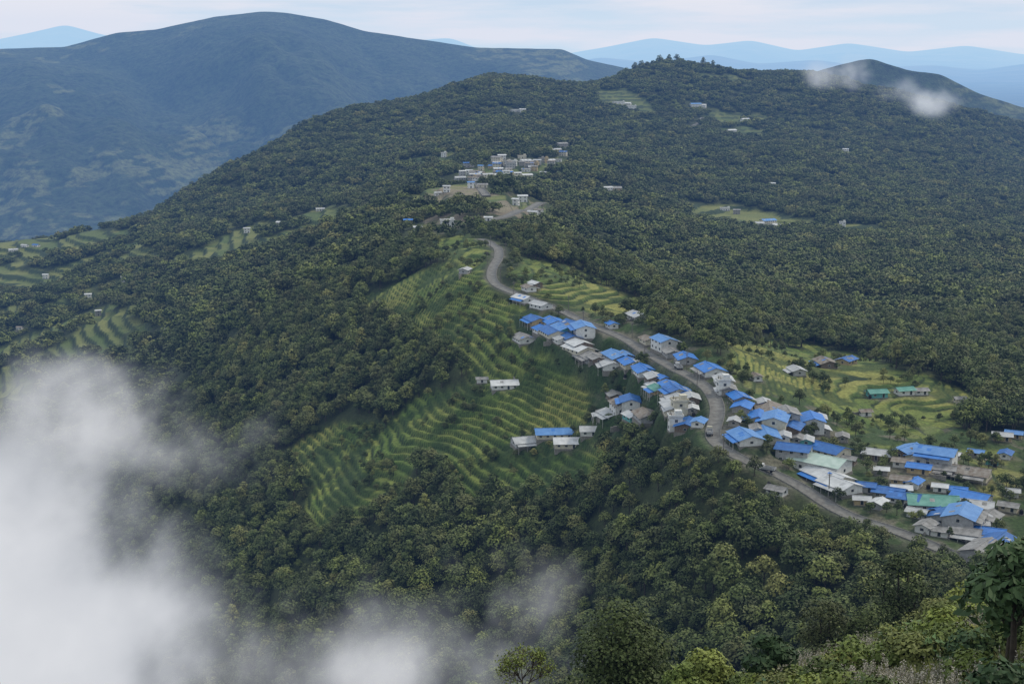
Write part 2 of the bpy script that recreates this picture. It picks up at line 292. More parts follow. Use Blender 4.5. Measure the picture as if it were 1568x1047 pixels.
# ---------------------------------------------------------------- far mountains
def mountain(name,sky,Dc,Df,Db,zb,na,nd,a0,a1,seed,colf,rough=1.0,m=None):
    sa=[];sz=[]
    for px,py in sky:
        a,t=at(px,py); sa.append(a); sz.append(-t*Dc)
    av=np.linspace(a0,a1,na); zr=np.interp(av,sa,sz)
    for _ in range(3): zr[1:-1]=(zr[:-2]+2*zr[1:-1]+zr[2:])/4
    dv=np.concatenate([np.linspace(Df,Dc,nd)[:-1],np.linspace(Dc,Db,max(6,nd//3))])
    Am,Dm=np.meshgrid(av,dv); X=Am*Dm
    u=np.where(Dm<Dc,(Dc-Dm)/(Dc-Df),(Dm-Dc)/(Db-Dc))
    s=(Dc-Df)
    H=(zr[None]-zb)
    spur=np.abs(fbm(X/s*3.2+ (Dm/s)*1.3,Dm/s*1.2,seed,4)-.5)*2
    fine=fbm(X/s*14,Dm/s*14,seed+7,5)-.5
    prof=(1-u)**1.15; bell=np.sin(np.pi*np.clip(u,0,1))
    Zm=zb+H*prof + H*(spur-.25)*.66*bell*rough + H*fine*.18*(bell+.08)*rough
    return grid_obj(name,X,Dm,Zm,colf(X,Dm,Zm),m)
m_far,nt,b=mat('far_forest'); ac=N(nt,'ShaderNodeVertexColor',layer_name='Col')
c=mixc(nt,1.0,ac.outputs[0],ramp(nt,noise(nt,.035,5,rough=.8),[(.38,(.45,.45,.45)),(.62,(1.5,1.5,1.5))]),'MULTIPLY'); nt.links.new(c,b.inputs['Base Color'])
bp=N(nt,'ShaderNodeBump'); bp.inputs['Strength'].default_value=.8; bp.inputs['Distance'].default_value=14; nt.links.new(noise(nt,.03,5,rough=.75),bp.inputs['Height']); nt.links.new(bp.outputs[0],b.inputs['Normal'])
def colf(X,Y,Zz):
    c=np.zeros(X.shape+(4,)); c[...,3]=1
    n1=fbm(X/260,Y/260,4,4)[...,None]; n2=sstep((fbm(X/260,Y/260,14,4)-.48)/.06)*sstep((fbm(X/1300,Y/1300,15,2)-.40)/.1)
    n3=sstep((fbm(X/50,Zz/14,19,2)-.42)/.1)*sstep((250-Zz)/300)
    b_=C(.014,.028,.013)*(1-n1)+C(.042,.06,.026)*n1
    f=(n2*n3)[...,None]*.7
    c[...,:3]=b_*(1-f)+C(.11,.125,.055)*f; return c
mountain('far_mountain',[(-500,110),(-200,95),(0,75),(100,72),(180,50),(240,45),(330,25),(400,18),(440,20),(500,30),(560,48),(650,62),(730,73),(800,74),(860,76),(900,92),(975,108),(1100,140),(1400,220)],8000,4600,10500,-760,600,420,-.6,.32,2,colf,1.0,m_far)
mountain('forested_peak',[(900,230),(1100,160),(1180,125),(1240,114),(1290,98),(1330,90),(1360,98),(1390,108),(1440,114),(1470,130),(1500,145),(1568,165),(1700,190),(1900,215)],4700,3700,5800,-640,260,120,.02,.62,5,colf,.7,m_far)
m_dist,nt,b=mat('distant_slopes'); nt.links.new(ramp(nt,noise(nt,.0006,6),[(.3,(.03,.045,.03)),(.7,(.10,.11,.09))]),b.inputs['Base Color'])
one=lambda X,Y,z:np.ones(X.shape+(4,))
mountain('distant_range',[(-600,80),(-100,75),(0,80),(100,85),(640,90),(850,100),(920,88),(1000,96),(1090,84),(1160,98),(1250,92),(1340,104),(1430,100),(1500,108),(1568,98),(1900,90)],38000,30000,46000,-760,400,40,-.6,.6,8,one,.8,m_dist)
mountain('distant_range',[(-600,80),(-60,72),(40,52),(100,38),(150,52),(240,70),(600,66),(690,58),(740,78),(860,84),(930,72),(1000,58),(1080,70),(1150,62),(1220,78),(1300,66),(1390,80),(1480,70),(1568,84),(1900,70)],62000,50000,74000,-760,400,40,-.6,.6,11,one,.8,m_dist)
# ---------------------------------------------------------------- road meshes
m_road,nt,b=mat('road_concrete'); nz=noise(nt,.5,6); nt.links.new(ramp(nt,nz,[(.3,(.12,.115,.108)),(.7,(.23,.225,.21))]),b.inputs['Base Color'])
m_kerb,nt,b=mat('kerb_stone'); nt.links.new(ramp(nt,noise(nt,2,4),[(.3,(.10,.095,.085)),(.7,(.24,.23,.21))]),b.inputs['Base Color'])
for p,wd in ROADS:
    tg=np.gradient(p[:,:2],axis=0); tg/=np.hypot(tg[:,0],tg[:,1])[:,None]+1e-9; nn=np.c_[-tg[:,1],tg[:,0]]
    offs=[-wd/2-.35,-wd/2-.35,-wd/2,-wd/2,0,wd/2,wd/2,wd/2+.35,wd/2+.35]; zz=[-.8,.28,.28,.10,.14,.10,.28,.28,-.8]
    v=np.concatenate([np.c_[p[:,:2]+nn*o,p[:,2]+z] for o,z in zip(offs,zz)]); n_=len(p); f=[];mi=[]
    for kk in range(8):
        a=np.arange(n_-1)+kk*n_; f.append(np.c_[a,a+n_,a+n_+1,a+1]); mi+= [0 if kk in(3,4) else 1]*(n_-1)
    me=mesh_np('village_road',v,np.concatenate(f),None,mi); me.materials.append(m_road); me.materials.append(m_kerb); link_obj('village_road',me)
# ---------------------------------------------------------------- houses
def simple(name,c1,c2,sc=1.2,rough=.8,spec=.2,corr=0):
    m,nt,b=mat(name); nz=noise(nt,sc,4); nt.links.new(ramp(nt,nz,[(.32,c1),(.68,c2)]),b.inputs['Base Color']); b.inputs['Roughness'].default_value=rough; b.inputs['Specular IOR Level'].default_value=spec
    if corr:
        tc=N(nt,'ShaderNodeTexCoord'); wv=N(nt,'ShaderNodeTexWave'); wv.bands_direction='X'; wv.inputs['Scale'].default_value=corr; nt.links.new(tc.outputs['Object'],wv.inputs['Vector'])
        bp=N(nt,'ShaderNodeBump'); bp.inputs['Strength'].default_value=.6; bp.inputs['Distance'].default_value=.05; nt.links.new(wv.outputs['Fac'],bp.inputs['Height']); nt.links.new(bp.outputs[0],b.inputs['Normal'])
    return m
R={'b':[simple('blue_roof_sheet',(.03,.15,.48),(.045,.22,.64),.5,.5,.4,1.2),simple('blue_roof_sheet_faded',(.07,.21,.50),(.13,.30,.62),.5,.5,.4,1.2),simple('blue_roof_sheet_dark',(.02,.10,.33),(.035,.16,.46),.5,.5,.4,1.2)],
 'w':[simple('zinc_roof',(.34,.35,.36),(.52,.53,.54),.4,.5,.4,1.2),simple('zinc_roof_bright',(.46,.47,.48),(.66,.67,.68),.4,.5,.4,1.2)],
 'g':[simple('weathered_roof',(.17,.165,.16),(.36,.355,.35),.5,.7,.3,1.2),simple('rusty_roof',(.17,.13,.10),(.32,.30,.27),.6,.8,.2,1.2)],
 't':[simple('green_roof',(.06,.22,.18),(.14,.34,.28),.4,.5,.4,1.2)],
 'm':[simple('mint_roof',(.36,.48,.42),(.54,.64,.58),.4,.5,.4,1.2)]}
WALL=[simple('cream_wall',(.50,.46,.36),(.66,.62,.50)),simple('white_wall',(.56,.56,.54),(.76,.76,.74)),simple('stone_wall',(.20,.19,.17),(.38,.36,.33),3),simple('timber_wall',(.12,.09,.065),(.24,.19,.15),3),simple('teal_wall',(.10,.32,.32),(.16,.42,.40)),simple('ochre_wall',(.40,.30,.16),(.52,.42,.25)),simple('grey_wall',(.30,.30,.30),(.46,.46,.46))]
m_glass=simple('window_glass',(.02,.025,.03),(.05,.06,.07),1,.2,.5); m_trim=simple('window_frame',(.35,.33,.30),(.55,.53,.50)); m_plinth=simple('plinth_stone',(.15,.14,.12),(.30,.28,.25),3)
class B:
    def __init__(s): s.v=[];s.f=[];s.m=[]
    def box(s,x0,x1,y0,y1,z0,z1,m):
        x0,x1=min(x0,x1),max(x0,x1); y0,y1=min(y0,y1),max(y0,y1)
        n=len(s.v); s.v+=[(x,y,z) for z in(z0,z1) for x,y in((x0,y0),(x1,y0),(x1,y1),(x0,y1))]
        for q in((0,3,2,1),(4,5,6,7),(0,1,5,4),(1,2,6,5),(2,3,7,6),(3,0,4,7)): s.f.append(tuple(n+i for i in q)); s.m.append(m)
    def poly(s,pts,m): n=len(s.v); s.v+=pts; s.f.append(tuple(range(n,n+len(pts)))); s.m.append(m)
    def slab(s,p,th,m):
        n=len(s.v); s.v+=list(p)+[(x,y,z-th) for x,y,z in p]
        for q in((0,1,2,3),(7,6,5,4),(0,4,5,1),(1,5,6,2),(2,6,7,3),(3,7,4,0)): s.f.append(tuple(n+i for i in q)); s.m.append(m)
    def ring(s,A_,B_,m):
        n_=len(A_); k0=len(s.v); s.v+=A_+B_
        for i in range(n_): j=(i+1)%n_; s.f.append((k0+i,k0+j,k0+j+n_,k0+i+n_)); s.m.append(m)
        s.f.append(tuple(k0+i for i in range(n_))[::-1]); s.m.append(m); s.f.append(tuple(k0+n_+i for i in range(n_))); s.m.append(m)
    def cyl(s,x,y0,y1,z,r_,m,n_=12):
        s.ring(*[[(x+r_*math.cos(i*2*math.pi/n_),yy,z+r_*math.sin(i*2*math.pi/n_)) for i in range(n_)] for yy in(y0,y1)],m)
    def vcyl(s,z0,z1,r0,r1,m,n_=14):
        s.ring(*[[(r_*math.cos(i*2*math.pi/n_),r_*math.sin(i*2*math.pi/n_),zz) for i in range(n_)] for zz,r_ in((z0,r0),(z1,r1))],m)
    def obj(s,name,mats,loc,yaw=0):
        me=bpy.data.meshes.new(name); me.from_pydata(s.v,[],s.f)
        for m_ in mats: me.materials.append(m_)
        me.polygons.foreach_set('material_index',s.m); o=link_obj(name,me); o.location=loc; o.rotation_euler[2]=yaw; return o
def windows(b,L,W_,z,H):
    nw=max(1,int(L/2.6)); s=.8 if H<3 else 1.0; zb=z+.85; zt=zb+1.1*s
    for sgn in(-1,1):
        y=sgn*W_/2
        for i in range(nw):
            x=-L/2+(i+.5)*L/nw
            if sgn==-1 and i==nw//2 and z<1:
                b.box(x-.5,x+.5,y,y+sgn*.05,.25,1.95,3); b.box(x-.4,x+.4,y+sgn*.05,y+sgn*.08,.3,1.85,2); continue
            b.box(x-.55,x+.55,y,y+sgn*.05,zb,zt,3); b.box(x-.45,x-.03,y+sgn*.05,y+sgn*.08,zb+.1,zt-.1,2); b.box(x+.03,x+.45,y+sgn*.05,y+sgn*.08,zb+.1,zt-.1,2)
        x=sgn*L/2
        b.box(x,x+sgn*.05,-.55,.55,zb,zt,3); b.box(x+sgn*.05,x+sgn*.08,-.45,.45,zb+.1,zt-.1,2)
def house(x,y,yaw,L,W_,H,rt,wall,lean,flat,name):
    b=B(); st=2 if H>4.5 else 1
    cx,sx_=math.cos(yaw),math.sin(yaw)
    cs=[float(G(x+cx*u*L/2-sx_*v*W_/2,y+sx_*u*L/2+cx*v*W_/2)) for u in(-1,1) for v in(-1,1)]; z=(float(G(x,y))+min(cs)*.6+max(cs)*.4)/2
    b.box(-L/2-.2,L/2+.2,-W_/2-.2,W_/2+.2,-2.2,.12,4)
    b.box(-L/2,L/2,-W_/2,W_/2,.12,H,0)
    for k_ in range(st): windows(b,L,W_,.0+k_*2.5,H)
    if flat:
        b.box(-L/2-.3,L/2+.3,-W_/2-.3,W_/2+.3,H,H+.2,3)
        for sx in(-1,1): b.box(sx*(L/2+.3),sx*(L/2+.15),-W_/2-.3,W_/2+.3,H+.2,H+.8,0)
        for sy in(-1,1): b.box(-L/2-.15,L/2+.15,sy*(W_/2+.3),sy*(W_/2+.15),H+.2,H+.8,0)
        b.box(L/2-2.6,L/2-.3,-W_/2+.2,-W_/2+2.5,H+.2,H+2.2,0)
        for sx in(-1,1):
            for sy in(-1,1): b.box(sx*L*.35-.12,sx*L*.35+.12,sy*W_*.35-.12,sy*W_*.35+.12,H+.2,H+1.4,4)
    else:
        rise=W_*.5*.32; o=.7; e=rise/(W_/2)*o
        for sx in(-1,1):
            p=[(sx*L/2,-W_/2,H),(sx*L/2,W_/2,H),(sx*L/2,0,H+rise-.03)]; b.poly(p if sx>0 else p[::-1],0)
        xa,xb=-L/2-o,L/2+o
        b.slab([(xa,-W_/2-o,H-e+.06),(xb,-W_/2-o,H-e+.06),(xb,0,H+rise+.06),(xa,0,H+rise+.06)],.07,1)
        b.slab([(xa,0,H+rise+.06),(xb,0,H+rise+.06),(xb,W_/2+o,H-e+.06),(xa,W_/2+o,H-e+.06)],.07,1)
        b.box(xa,xb,-.16,.16,H+rise+.04,H+rise+.13,1)
        if L>8:
            for _ in range(2):
                xx=rng.uniform(xa+1,xb-2.4); sg=rng.choice([-1,1]); ya=rng.uniform(.1,.4)*W_/2; yb=ya+1.6
                f=lambda yy:H+rise+.06-(rise/(W_/2))*yy+.03
                q=[(xx,sg*ya,f(ya)),(xx+1.4,sg*ya,f(ya)),(xx+1.4,sg*yb,f(yb)),(xx,sg*yb,f(yb))]; b.slab(q if sg<0 else q[::-1],.02,5)
        if lean:
            s=lean; y0=s*(W_/2+o*.3); y1=s*(W_/2+2.4)
            za,zb=(H-.35,H-.85) if s>0 else (H-.85,H-.35)
            b.slab([(xa+.8,min(y0,y1),za),(xb-1.2,min(y0,y1),za),(xb-1.2,max(y0,y1),zb),(xa+.8,max(y0,y1),zb)],.06,5)
            for xx in np.linspace(xa+1,xb-1.4,4): b.box(xx-.06,xx+.06,y1-s*.2-.06,y1-s*.2+.06,-2,H-.88,3)
    r1=R[rt][rng.integers(len(R[rt]))]; r2=R[str(rng.choice(['b','w','g',rt]))][0]
    return b.obj(name,(WALL[wall],r1,m_glass,m_trim,m_plinth,r2),(x,y,z+.05),yaw)
for q in PLOTS: house(*q)
m_wood=simple('pole_wood',(.10,.09,.08),(.22,.20,.18),3); m_body=simple('truck_paint',(.45,.42,.30),(.55,.52,.40),1,.4,.5); m_bodyw=simple('truck_paint_white',(.6,.6,.6),(.7,.7,.7),1,.4,.5); m_tyre=simple('tyre_rubber',(.015,.015,.015),(.03,.03,.03))
# yard clutter: water tanks and low stone walls
for k_ in range(0,NV,3):
    q=PLOTS[k_]; a_=rng.uniform(0,6.28); rr=max(q[3],q[4])/2+1.6; x=q[0]+math.cos(a_)*rr; y=q[1]+math.sin(a_)*rr
    if samp(RD,Ac,Dr,x/y,y)<1: continue
    b=B()
    if k_%2: b.vcyl(-.3,.25,.75,.75,0); b.vcyl(.25,1.4,.62,.62,1); b.vcyl(1.4,1.65,.62,.25,1); b.vcyl(1.65,1.75,.2,.2,1); b.obj('water_tank',(m_plinth,m_tyre),(x,y,float(G(x,y))))
    else:
        n_=7
        for j in range(n_): b.box(j*1.2-4.2,j*1.2-3.02,-.22+.04*(j%2),.22+.04*(j%2),-1.2,.75+.12*((j*7)%3),0)
        b.obj('stone_garden_wall',(m_plinth,),(x,y,float(G(x,y))),q[2]+rng.choice([0,1.57]))
for i in range(30,len(RP)-20,17):
    t_=RT[i]/np.hypot(*RT[i]); sd_=1 if i%2 else -1; x=RP[i,0]-t_[1]*3.7*sd_; y=RP[i,1]+t_[0]*3.7*sd_
    b=B(); b.box(-.10,.10,-.10,.10,-.5,7.2,0); b.box(-.8,.8,.1,.2,6.6,6.72,0); b.box(-.55,.55,.1,.2,6.0,6.1,0)
    for xx in(-.7,0,.7): b.box(xx-.05,xx+.05,.1,.2,6.72,6.9,1)
    b.obj('utility_pole',(m_wood,m_trim),(x,y,float(G(x,y))),math.atan2(t_[1],t_[0])+1.57)
def truck(px,py,mt,off=1.1):
    x,y,_=hit(px,py,0); i=np.argmin((RP[:,0]-x)**2+(RP[:,1]-y)**2); t_=RT[i]/np.hypot(*RT[i]); x=RP[i,0]-t_[1]*off; y=RP[i,1]+t_[0]*off
    b=B(); b.box(-2.6,2.6,-.85,.85,.55,.8,3); b.box(1.1,2.55,-.95,.95,.8,1.5,0); b.poly([(1.25,-.85,2.3),(2.05,-.85,2.3),(2.05,.85,2.3),(1.25,.85,2.3)],0)
    for s in(-1,1):
        q=[(1.15,s*.94,1.5),(2.45,s*.94,1.5),(2.05,s*.85,2.3),(1.25,s*.85,2.3)]; b.poly(q if s<0 else q[::-1],1)
    b.poly([(2.45,-.94,1.5),(2.45,.94,1.5),(2.05,.85,2.3),(2.05,-.85,2.3)],1); b.poly([(1.15,.94,1.5),(1.15,-.94,1.5),(1.25,-.85,2.3),(1.25,.85,2.3)],0)
    b.box(-2.6,1.0,-1,1,.85,.95,2)
    for s in(-1,1): b.box(-2.6,1.0,s*.93,s*1.0,.95,1.6,2)
    b.box(.93,1.0,-.93,.93,.95,1.9,2); b.box(-2.6,-2.53,-.93,.93,.95,1.6,2); b.box(2.55,2.68,-.9,.9,.6,.85,3)
    for xx in(-1.6,1.75):
        for s in(-1,1): b.cyl(xx,s*.72,s*.98,.42,.42,3)
    b.obj('pickup_truck',(mt,m_glass,WALL[6],m_tyre),(x,y,RP[i,2]+.14),math.atan2(t_[1],t_[0]))
truck(1105,665,m_body); truck(1030,566,m_bodyw,-1.1); truck(1180,722,m_bodyw)
# ---------------------------------------------------------------- foliage
def leafmat(name,dark,light,alt):
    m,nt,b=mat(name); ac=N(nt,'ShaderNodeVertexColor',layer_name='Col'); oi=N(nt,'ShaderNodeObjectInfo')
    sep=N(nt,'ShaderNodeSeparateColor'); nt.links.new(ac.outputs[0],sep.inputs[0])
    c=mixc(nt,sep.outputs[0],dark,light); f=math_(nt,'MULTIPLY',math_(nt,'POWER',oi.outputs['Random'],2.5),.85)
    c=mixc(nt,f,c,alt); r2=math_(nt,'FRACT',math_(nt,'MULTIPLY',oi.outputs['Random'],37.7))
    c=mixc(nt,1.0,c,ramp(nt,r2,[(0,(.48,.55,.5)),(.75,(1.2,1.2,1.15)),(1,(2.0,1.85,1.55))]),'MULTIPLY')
    nt.links.new(c,b.inputs['Base Color']); b.inputs['Roughness'].default_value=.6; b.inputs['Specular IOR Level'].default_value=.25
    return m
m_leaf=leafmat('forest_leaves',(.030,.046,.013),(.125,.155,.045),(.13,.13,.05))
m_leafy=leafmat('bush_leaves',(.045,.075,.018),(.15,.19,.04),(.17,.17,.055))
m_leafd=leafmat('glossy_dark_leaves',(.016,.036,.014),(.055,.10,.038),(.06,.10,.035))
m_bark=simple('bark',(.045,.035,.028),(.11,.09,.07),4)
m_twig=simple('twig_bark',(.07,.05,.04),(.15,.11,.085),4)
m_grass=leafmat('grass_blades',(.06,.085,.02),(.17,.19,.06),(.24,.21,.10))
m_plume=simple('grass_plume',(.28,.25,.20),(.46,.42,.35),4)
def leaves(cen,nor,size,r,asp=.75):
    n=len(cen); nor=nor/np.linalg.norm(nor,axis=1)[:,None]; t=r.normal(size=(n,3)); t-= (t*nor).sum(1)[:,None]*nor; t/=np.linalg.norm(t,axis=1)[:,None]; bt=np.cross(nor,t)
    s=size[:,None]; j=lambda:1+r.uniform(-.25,.25,(n,1))
    v=np.stack([cen-t*s*.5*j(),cen+bt*s*.5*asp*j()-nor*s*.08,cen+t*s*.5*j(),cen-bt*s*.5*asp*j()-nor*s*.08],1).reshape(-1,3)
    return v,np.arange(4*n).reshape(n,4)
def tube(p0,p1,r0,r1,n=5):
    p0=np.array(p0,float);p1=np.array(p1,float); d=p1-p0; d/=np.linalg.norm(d)+1e-9; u=np.cross(d,[.3,.9,.2]); u/=np.linalg.norm(u); w_=np.cross(d,u)
    an=np.arange(n)*2*np.pi/n; ring=np.cos(an)[:,None]*u+np.sin(an)[:,None]*w_
    v=np.r_[p0+ring*r0,p1+ring*r1]; i=np.arange(n); return v,np.c_[i,(i+1)%n,(i+1)%n+n,i+n]
class Acc:
    def __init__(s): s.v=[];s.f=[];s.c=[];s.m=[];s.n=0
    def add(s,v,f,m,c):
        s.v.append(v); s.f.append(f+s.n); s.n+=len(v); s.m+=[m]*len(f); cc=np.ones((len(v),4)); cc[:,:3]=np.asarray(c,float).reshape(-1,1); s.c.append(cc)
    def mesh(s,name,mats):
        me=mesh_np(name,np.concatenate(s.v),np.concatenate(s.f),np.concatenate(s.c),s.m)
        for m in mats: me.materials.append(m)
        return me
def add_tree(A_,r,base,h,cr,nl,ls,lobes=7,trunk=True,low=.3,asp=.75):
    base=np.array(base,float); L=[]
    for i in range(lobes):
        an=i*2.4+r.uniform(0,1); rr=cr*math.sqrt((i+.3)/lobes)*.70; zz=h*(low+(1-low)*(1-.5*(rr/cr)**1.6))-cr*.42*r.uniform(.6,1.3) - (h*.22*r.random() if i>1 else 0)
        L.append((base+np.array([math.cos(an)*rr,math.sin(an)*rr,zz]),cr*r.uniform(.34,.58)))
    if trunk:
        top=base+np.array([r.normal(0,.2),r.normal(0,.2),h*.6]); v,f=tube(base-[0,0,1.0],top,h*.022+.05,h*.012,6); A_.add(v,f,1,.5)
        for c_,rad in L:
            st=base+(top-base)*r.uniform(.45,.95); v,f=tube(st,c_,h*.009,h*.003,4); A_.add(v,f,1,.5)
    per=nl//lobes
    for c_,rad in L:
        d=r.normal(size=(per,3)); d/=np.linalg.norm(d,axis=1)[:,None]; d[:,2]=np.where(d[:,2]<-.45,-d[:,2],d[:,2]); q=rad*r.uniform(.68,1.12,per)
        cen=c_+d*q[:,None]*[1,1,.85]
        nor=d+r.normal(0,.45,(per,3))+[0,0,.35]
        v,f=leaves(cen,nor,ls*r.uniform(.6,1.3,per),r,asp)
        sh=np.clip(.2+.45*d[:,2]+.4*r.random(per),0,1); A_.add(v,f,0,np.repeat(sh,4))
def coll_of(name,meshes):
    c=bpy.data.collections.new(name)
    for i,me in enumerate(meshes):
        o=bpy.data.objects.new(me.name,me); c.objects.link(o)
    return c
def scatter(name,P3,scl,rot,idx,coll):
    me=bpy.data.meshes.new(name); me.vertices.add(len(P3)); me.vertices.foreach_set('co',np.asarray(P3,np.float32).ravel())
    for nm,ty,val in(('scl','FLOAT',scl),('rot','FLOAT',rot),('idx','INT',idx)):
        a_=me.attributes.new(nm,ty,'POINT'); a_.data.foreach_set('value',np.asarray(val,np.float32 if ty=='FLOAT' else np.int32))
    o=link_obj(name,me); md=o.modifiers.new('inst','NODES'); ng=bpy.data.node_groups.new(name,'GeometryNodeTree'); md.node_group=ng
    ng.interface.new_socket('Geometry',in_out='INPUT',socket_type='NodeSocketGeometry'); ng.interface.new_socket('Geometry',in_out='OUTPUT',socket_type='NodeSocketGeometry')
    gi=ng.nodes.new('NodeGroupInput'); go=ng.nodes.new('NodeGroupOutput'); iop=ng.nodes.new('GeometryNodeInstanceOnPoints'); ci=ng.nodes.new('GeometryNodeCollectionInfo')
    ci.inputs['Collection'].default_value=coll; ci.inputs['Separate Children'].default_value=True; ci.inputs['Reset Children'].default_value=True
    def na(nm,ty):
        q_=ng.nodes.new('GeometryNodeInputNamedAttribute'); q_.data_type=ty; q_.inputs['Name'].default_value=nm; return q_.outputs['Attribute']
    cx=ng.nodes.new('ShaderNodeCombineXYZ'); l=ng.links.new
    l(gi.outputs[0],iop.inputs['Points']); l(ci.outputs[0],iop.inputs['Instance']); iop.inputs['Pick Instance'].default_value=True
    l(na('idx','INT'),iop.inputs['Instance Index']); l(na('rot','FLOAT'),cx.inputs[2]); l(cx.outputs[0],iop.inputs['Rotation']); l(na('scl','FLOAT'),iop.inputs['Scale']); l(iop.outputs[0],go.inputs[0])
    return o
r=np.random.default_rng(11)
tm_=[]
for i in range(9):
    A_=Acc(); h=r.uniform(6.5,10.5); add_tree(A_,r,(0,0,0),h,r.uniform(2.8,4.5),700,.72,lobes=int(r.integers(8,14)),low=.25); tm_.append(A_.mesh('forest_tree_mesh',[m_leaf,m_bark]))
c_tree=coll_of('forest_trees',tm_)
cm_=[]
for i in range(6):
    A_=Acc()
    for j in range(6):
        an=j*1.047+r.uniform(-.4,.4); rr=0 if j==0 else r.uniform(4,7); add_tree(A_,r,(math.cos(an)*rr,math.sin(an)*rr,r.uniform(-1.2,.8)),r.uniform(6.0,9.5),r.uniform(2.6,4.4),105,1.5,lobes=6,trunk=False)
    cm_.append(A_.mesh('tree_group_mesh',[m_leaf,m_bark]))
c_grp=coll_of('tree_groups',cm_)
bm_=[]
for i in range(6):
    A_=Acc(); add_tree(A_,r,(0,0,0),r.uniform(1.8,2.8),r.uniform(1.0,1.6),800,.2 if i<4 else .34,lobes=8,low=.1,asp=.6 if i<4 else .4); bm_.append(A_.mesh('bush_mesh',[m_leafy if i!=5 else m_leafd,m_bark]))
c_bush=coll_of('bushes',bm_)
def msk(M,x,y): return samp(M,Ac,Dr,x/np.maximum(y,60.),y)
RDc=np.minimum(RD,50)
def gen(D0,D1,per,amax=.45):
    n=int(amax*(D1*D1-D0*D0)/per); D=np.sqrt(rng.uniform(D0*D0,D1*D1,n)); a=rng.uniform(-amax,amax,n); return a*D,D
def keep(x,y,rad,hr):
    k_=(msk(fmb,x,y)<.3)&(msk(vmb,x,y)<.3)&(msk(ffb,x,y)<.4)&(msk(RDc,x,y)>rad)
    for i in range(0,len(x),20000):
        s=slice(i,i+20000); d=np.hypot(x[s,None]-HP[None,:,0],y[s,None]-HP[None,:,1])-HP[None,:,2]; k_[s]&=d.min(1)>hr
    return k_
x,y=gen(95,900,19); k_=keep(x,y,4.5,4.5); x,y=x[k_],y[k_]; sc=rng.uniform(.55,1.35,len(x))*(.72+.6*fbm(x/50,y/50,101,2))
rd=msk(RDc,x,y); sc*=.6+.4*sstep((rd-4)/24)
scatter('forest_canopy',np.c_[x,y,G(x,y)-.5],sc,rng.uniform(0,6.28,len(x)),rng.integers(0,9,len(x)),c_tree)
x,y=gen(330,1000,28); mv=msk(vmb,x,y)>.3; f=(msk(fmb,x,y)>.3)|mv; cl=fbm(x/16,y/16,111,3)
k_=f&(cl>np.where(mv,.47,.54))&(msk(RDc,x,y)>1.8); x,y=x[k_],y[k_]
d=(np.hypot(x[:,None]-HP[None,:,0],y[:,None]-HP[None,:,1])-HP[None,:,2]).min(1); k_=d>1.0; x,y=x[k_],y[k_]
scatter('field_trees',np.c_[x,y,G(x,y)-.3],rng.uniform(.2,.64,len(x)),rng.uniform(0,6.28,len(x)),rng.integers(0,9,len(x)),c_tree)
x,y=gen(900,3250,110,.43); k_=keep(x,y,8,14); x,y=x[k_],y[k_]
scatter('distant_forest',np.c_[x,y,G(x,y)-1.2],rng.uniform(.6,1.4,len(x)),rng.uniform(0,6.28,len(x)),rng.integers(0,6,len(x)),c_grp)
# taller trees standing on the crest
ax_=np.array([at(px,110)[0] for px in rng.uniform(940,1260,60)]); y=rng.uniform(2820,2990,60); x=ax_*y
scatter('crest_trees',np.c_[x,y,G(x,y)-1],rng.uniform(1.4,2.3,60),rng.uniform(0,6.28,60),rng.integers(0,9,60),c_tree)
n=1300; x=rng.uniform(8,34,n); y=rng.uniform(26,76,n); k_=fbm(x/5,y/5,121,2)>.52; x,y=x[k_],y[k_]
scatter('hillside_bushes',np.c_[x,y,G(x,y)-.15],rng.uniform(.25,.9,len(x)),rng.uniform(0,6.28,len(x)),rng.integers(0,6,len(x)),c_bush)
gm=[]
for i in range(4):
    A_=Acc(); nb=70; an=r.uniform(0,6.28,nb); ln=r.uniform(.4,1.0,nb); d=np.c_[np.cos(an),np.sin(an),np.zeros(nb)]; b0=d*r.uniform(0,.18,(nb,1)); sd=np.c_[-np.sin(an),np.cos(an),np.zeros(nb)]*.014
    lean_=r.uniform(.1,.5,(nb,1)); m1=b0+d*lean_*ln[:,None]*.35+[0,0,1]*ln[:,None]*.6; t1=b0+d*lean_*ln[:,None]+[0,0,1]*ln[:,None]*.95
    v=np.stack([b0-sd,b0+sd,m1+sd,m1-sd],1).reshape(-1,3); A_.add(v,np.arange(4*nb).reshape(nb,4),0,np.repeat(r.random(nb),4))
    v=np.stack([m1-sd,m1+sd,t1+sd*.2,t1-sd*.2],1).reshape(-1,3); A_.add(v,np.arange(4*nb).reshape(nb,4),0,np.repeat(r.random(nb),4))
    if i<1:
        for j in range(5):
            q_=r.uniform(-.25,.25,2); top=np.array([q_[0]*1.6,q_[1]*1.6,r.uniform(.9,1.3)]); v,f=tube((q_[0]*.3,q_[1]*.3,0),top,.006,.004,3); A_.add(v,f,0,.6)
            cc=top+r.normal(0,.025,(20,3))*[1,1,4.5]; v,f=leaves(cc,r.normal(size=(20,3)),np.full(20,.06),r); A_.add(v,f,1,.5)
    gm.append(A_.mesh('grass_tuft_mesh',[m_grass,m_plume]))
c_gr=coll_of('grass_tufts',gm)
n=13000; x=rng.uniform(4,36,n); y=rng.uniform(24,76,n); pl=fbm(x/4,y/4,131,2); idx=np.where((pl>.52)&(rng.random(n)<.6),0,rng.integers(1,4,n))
scatter('grass',np.c_[x,y,G(x,y)-.05],rng.uniform(.5,1.0,n),rng.uniform(0,6.28,n),idx,c_gr)
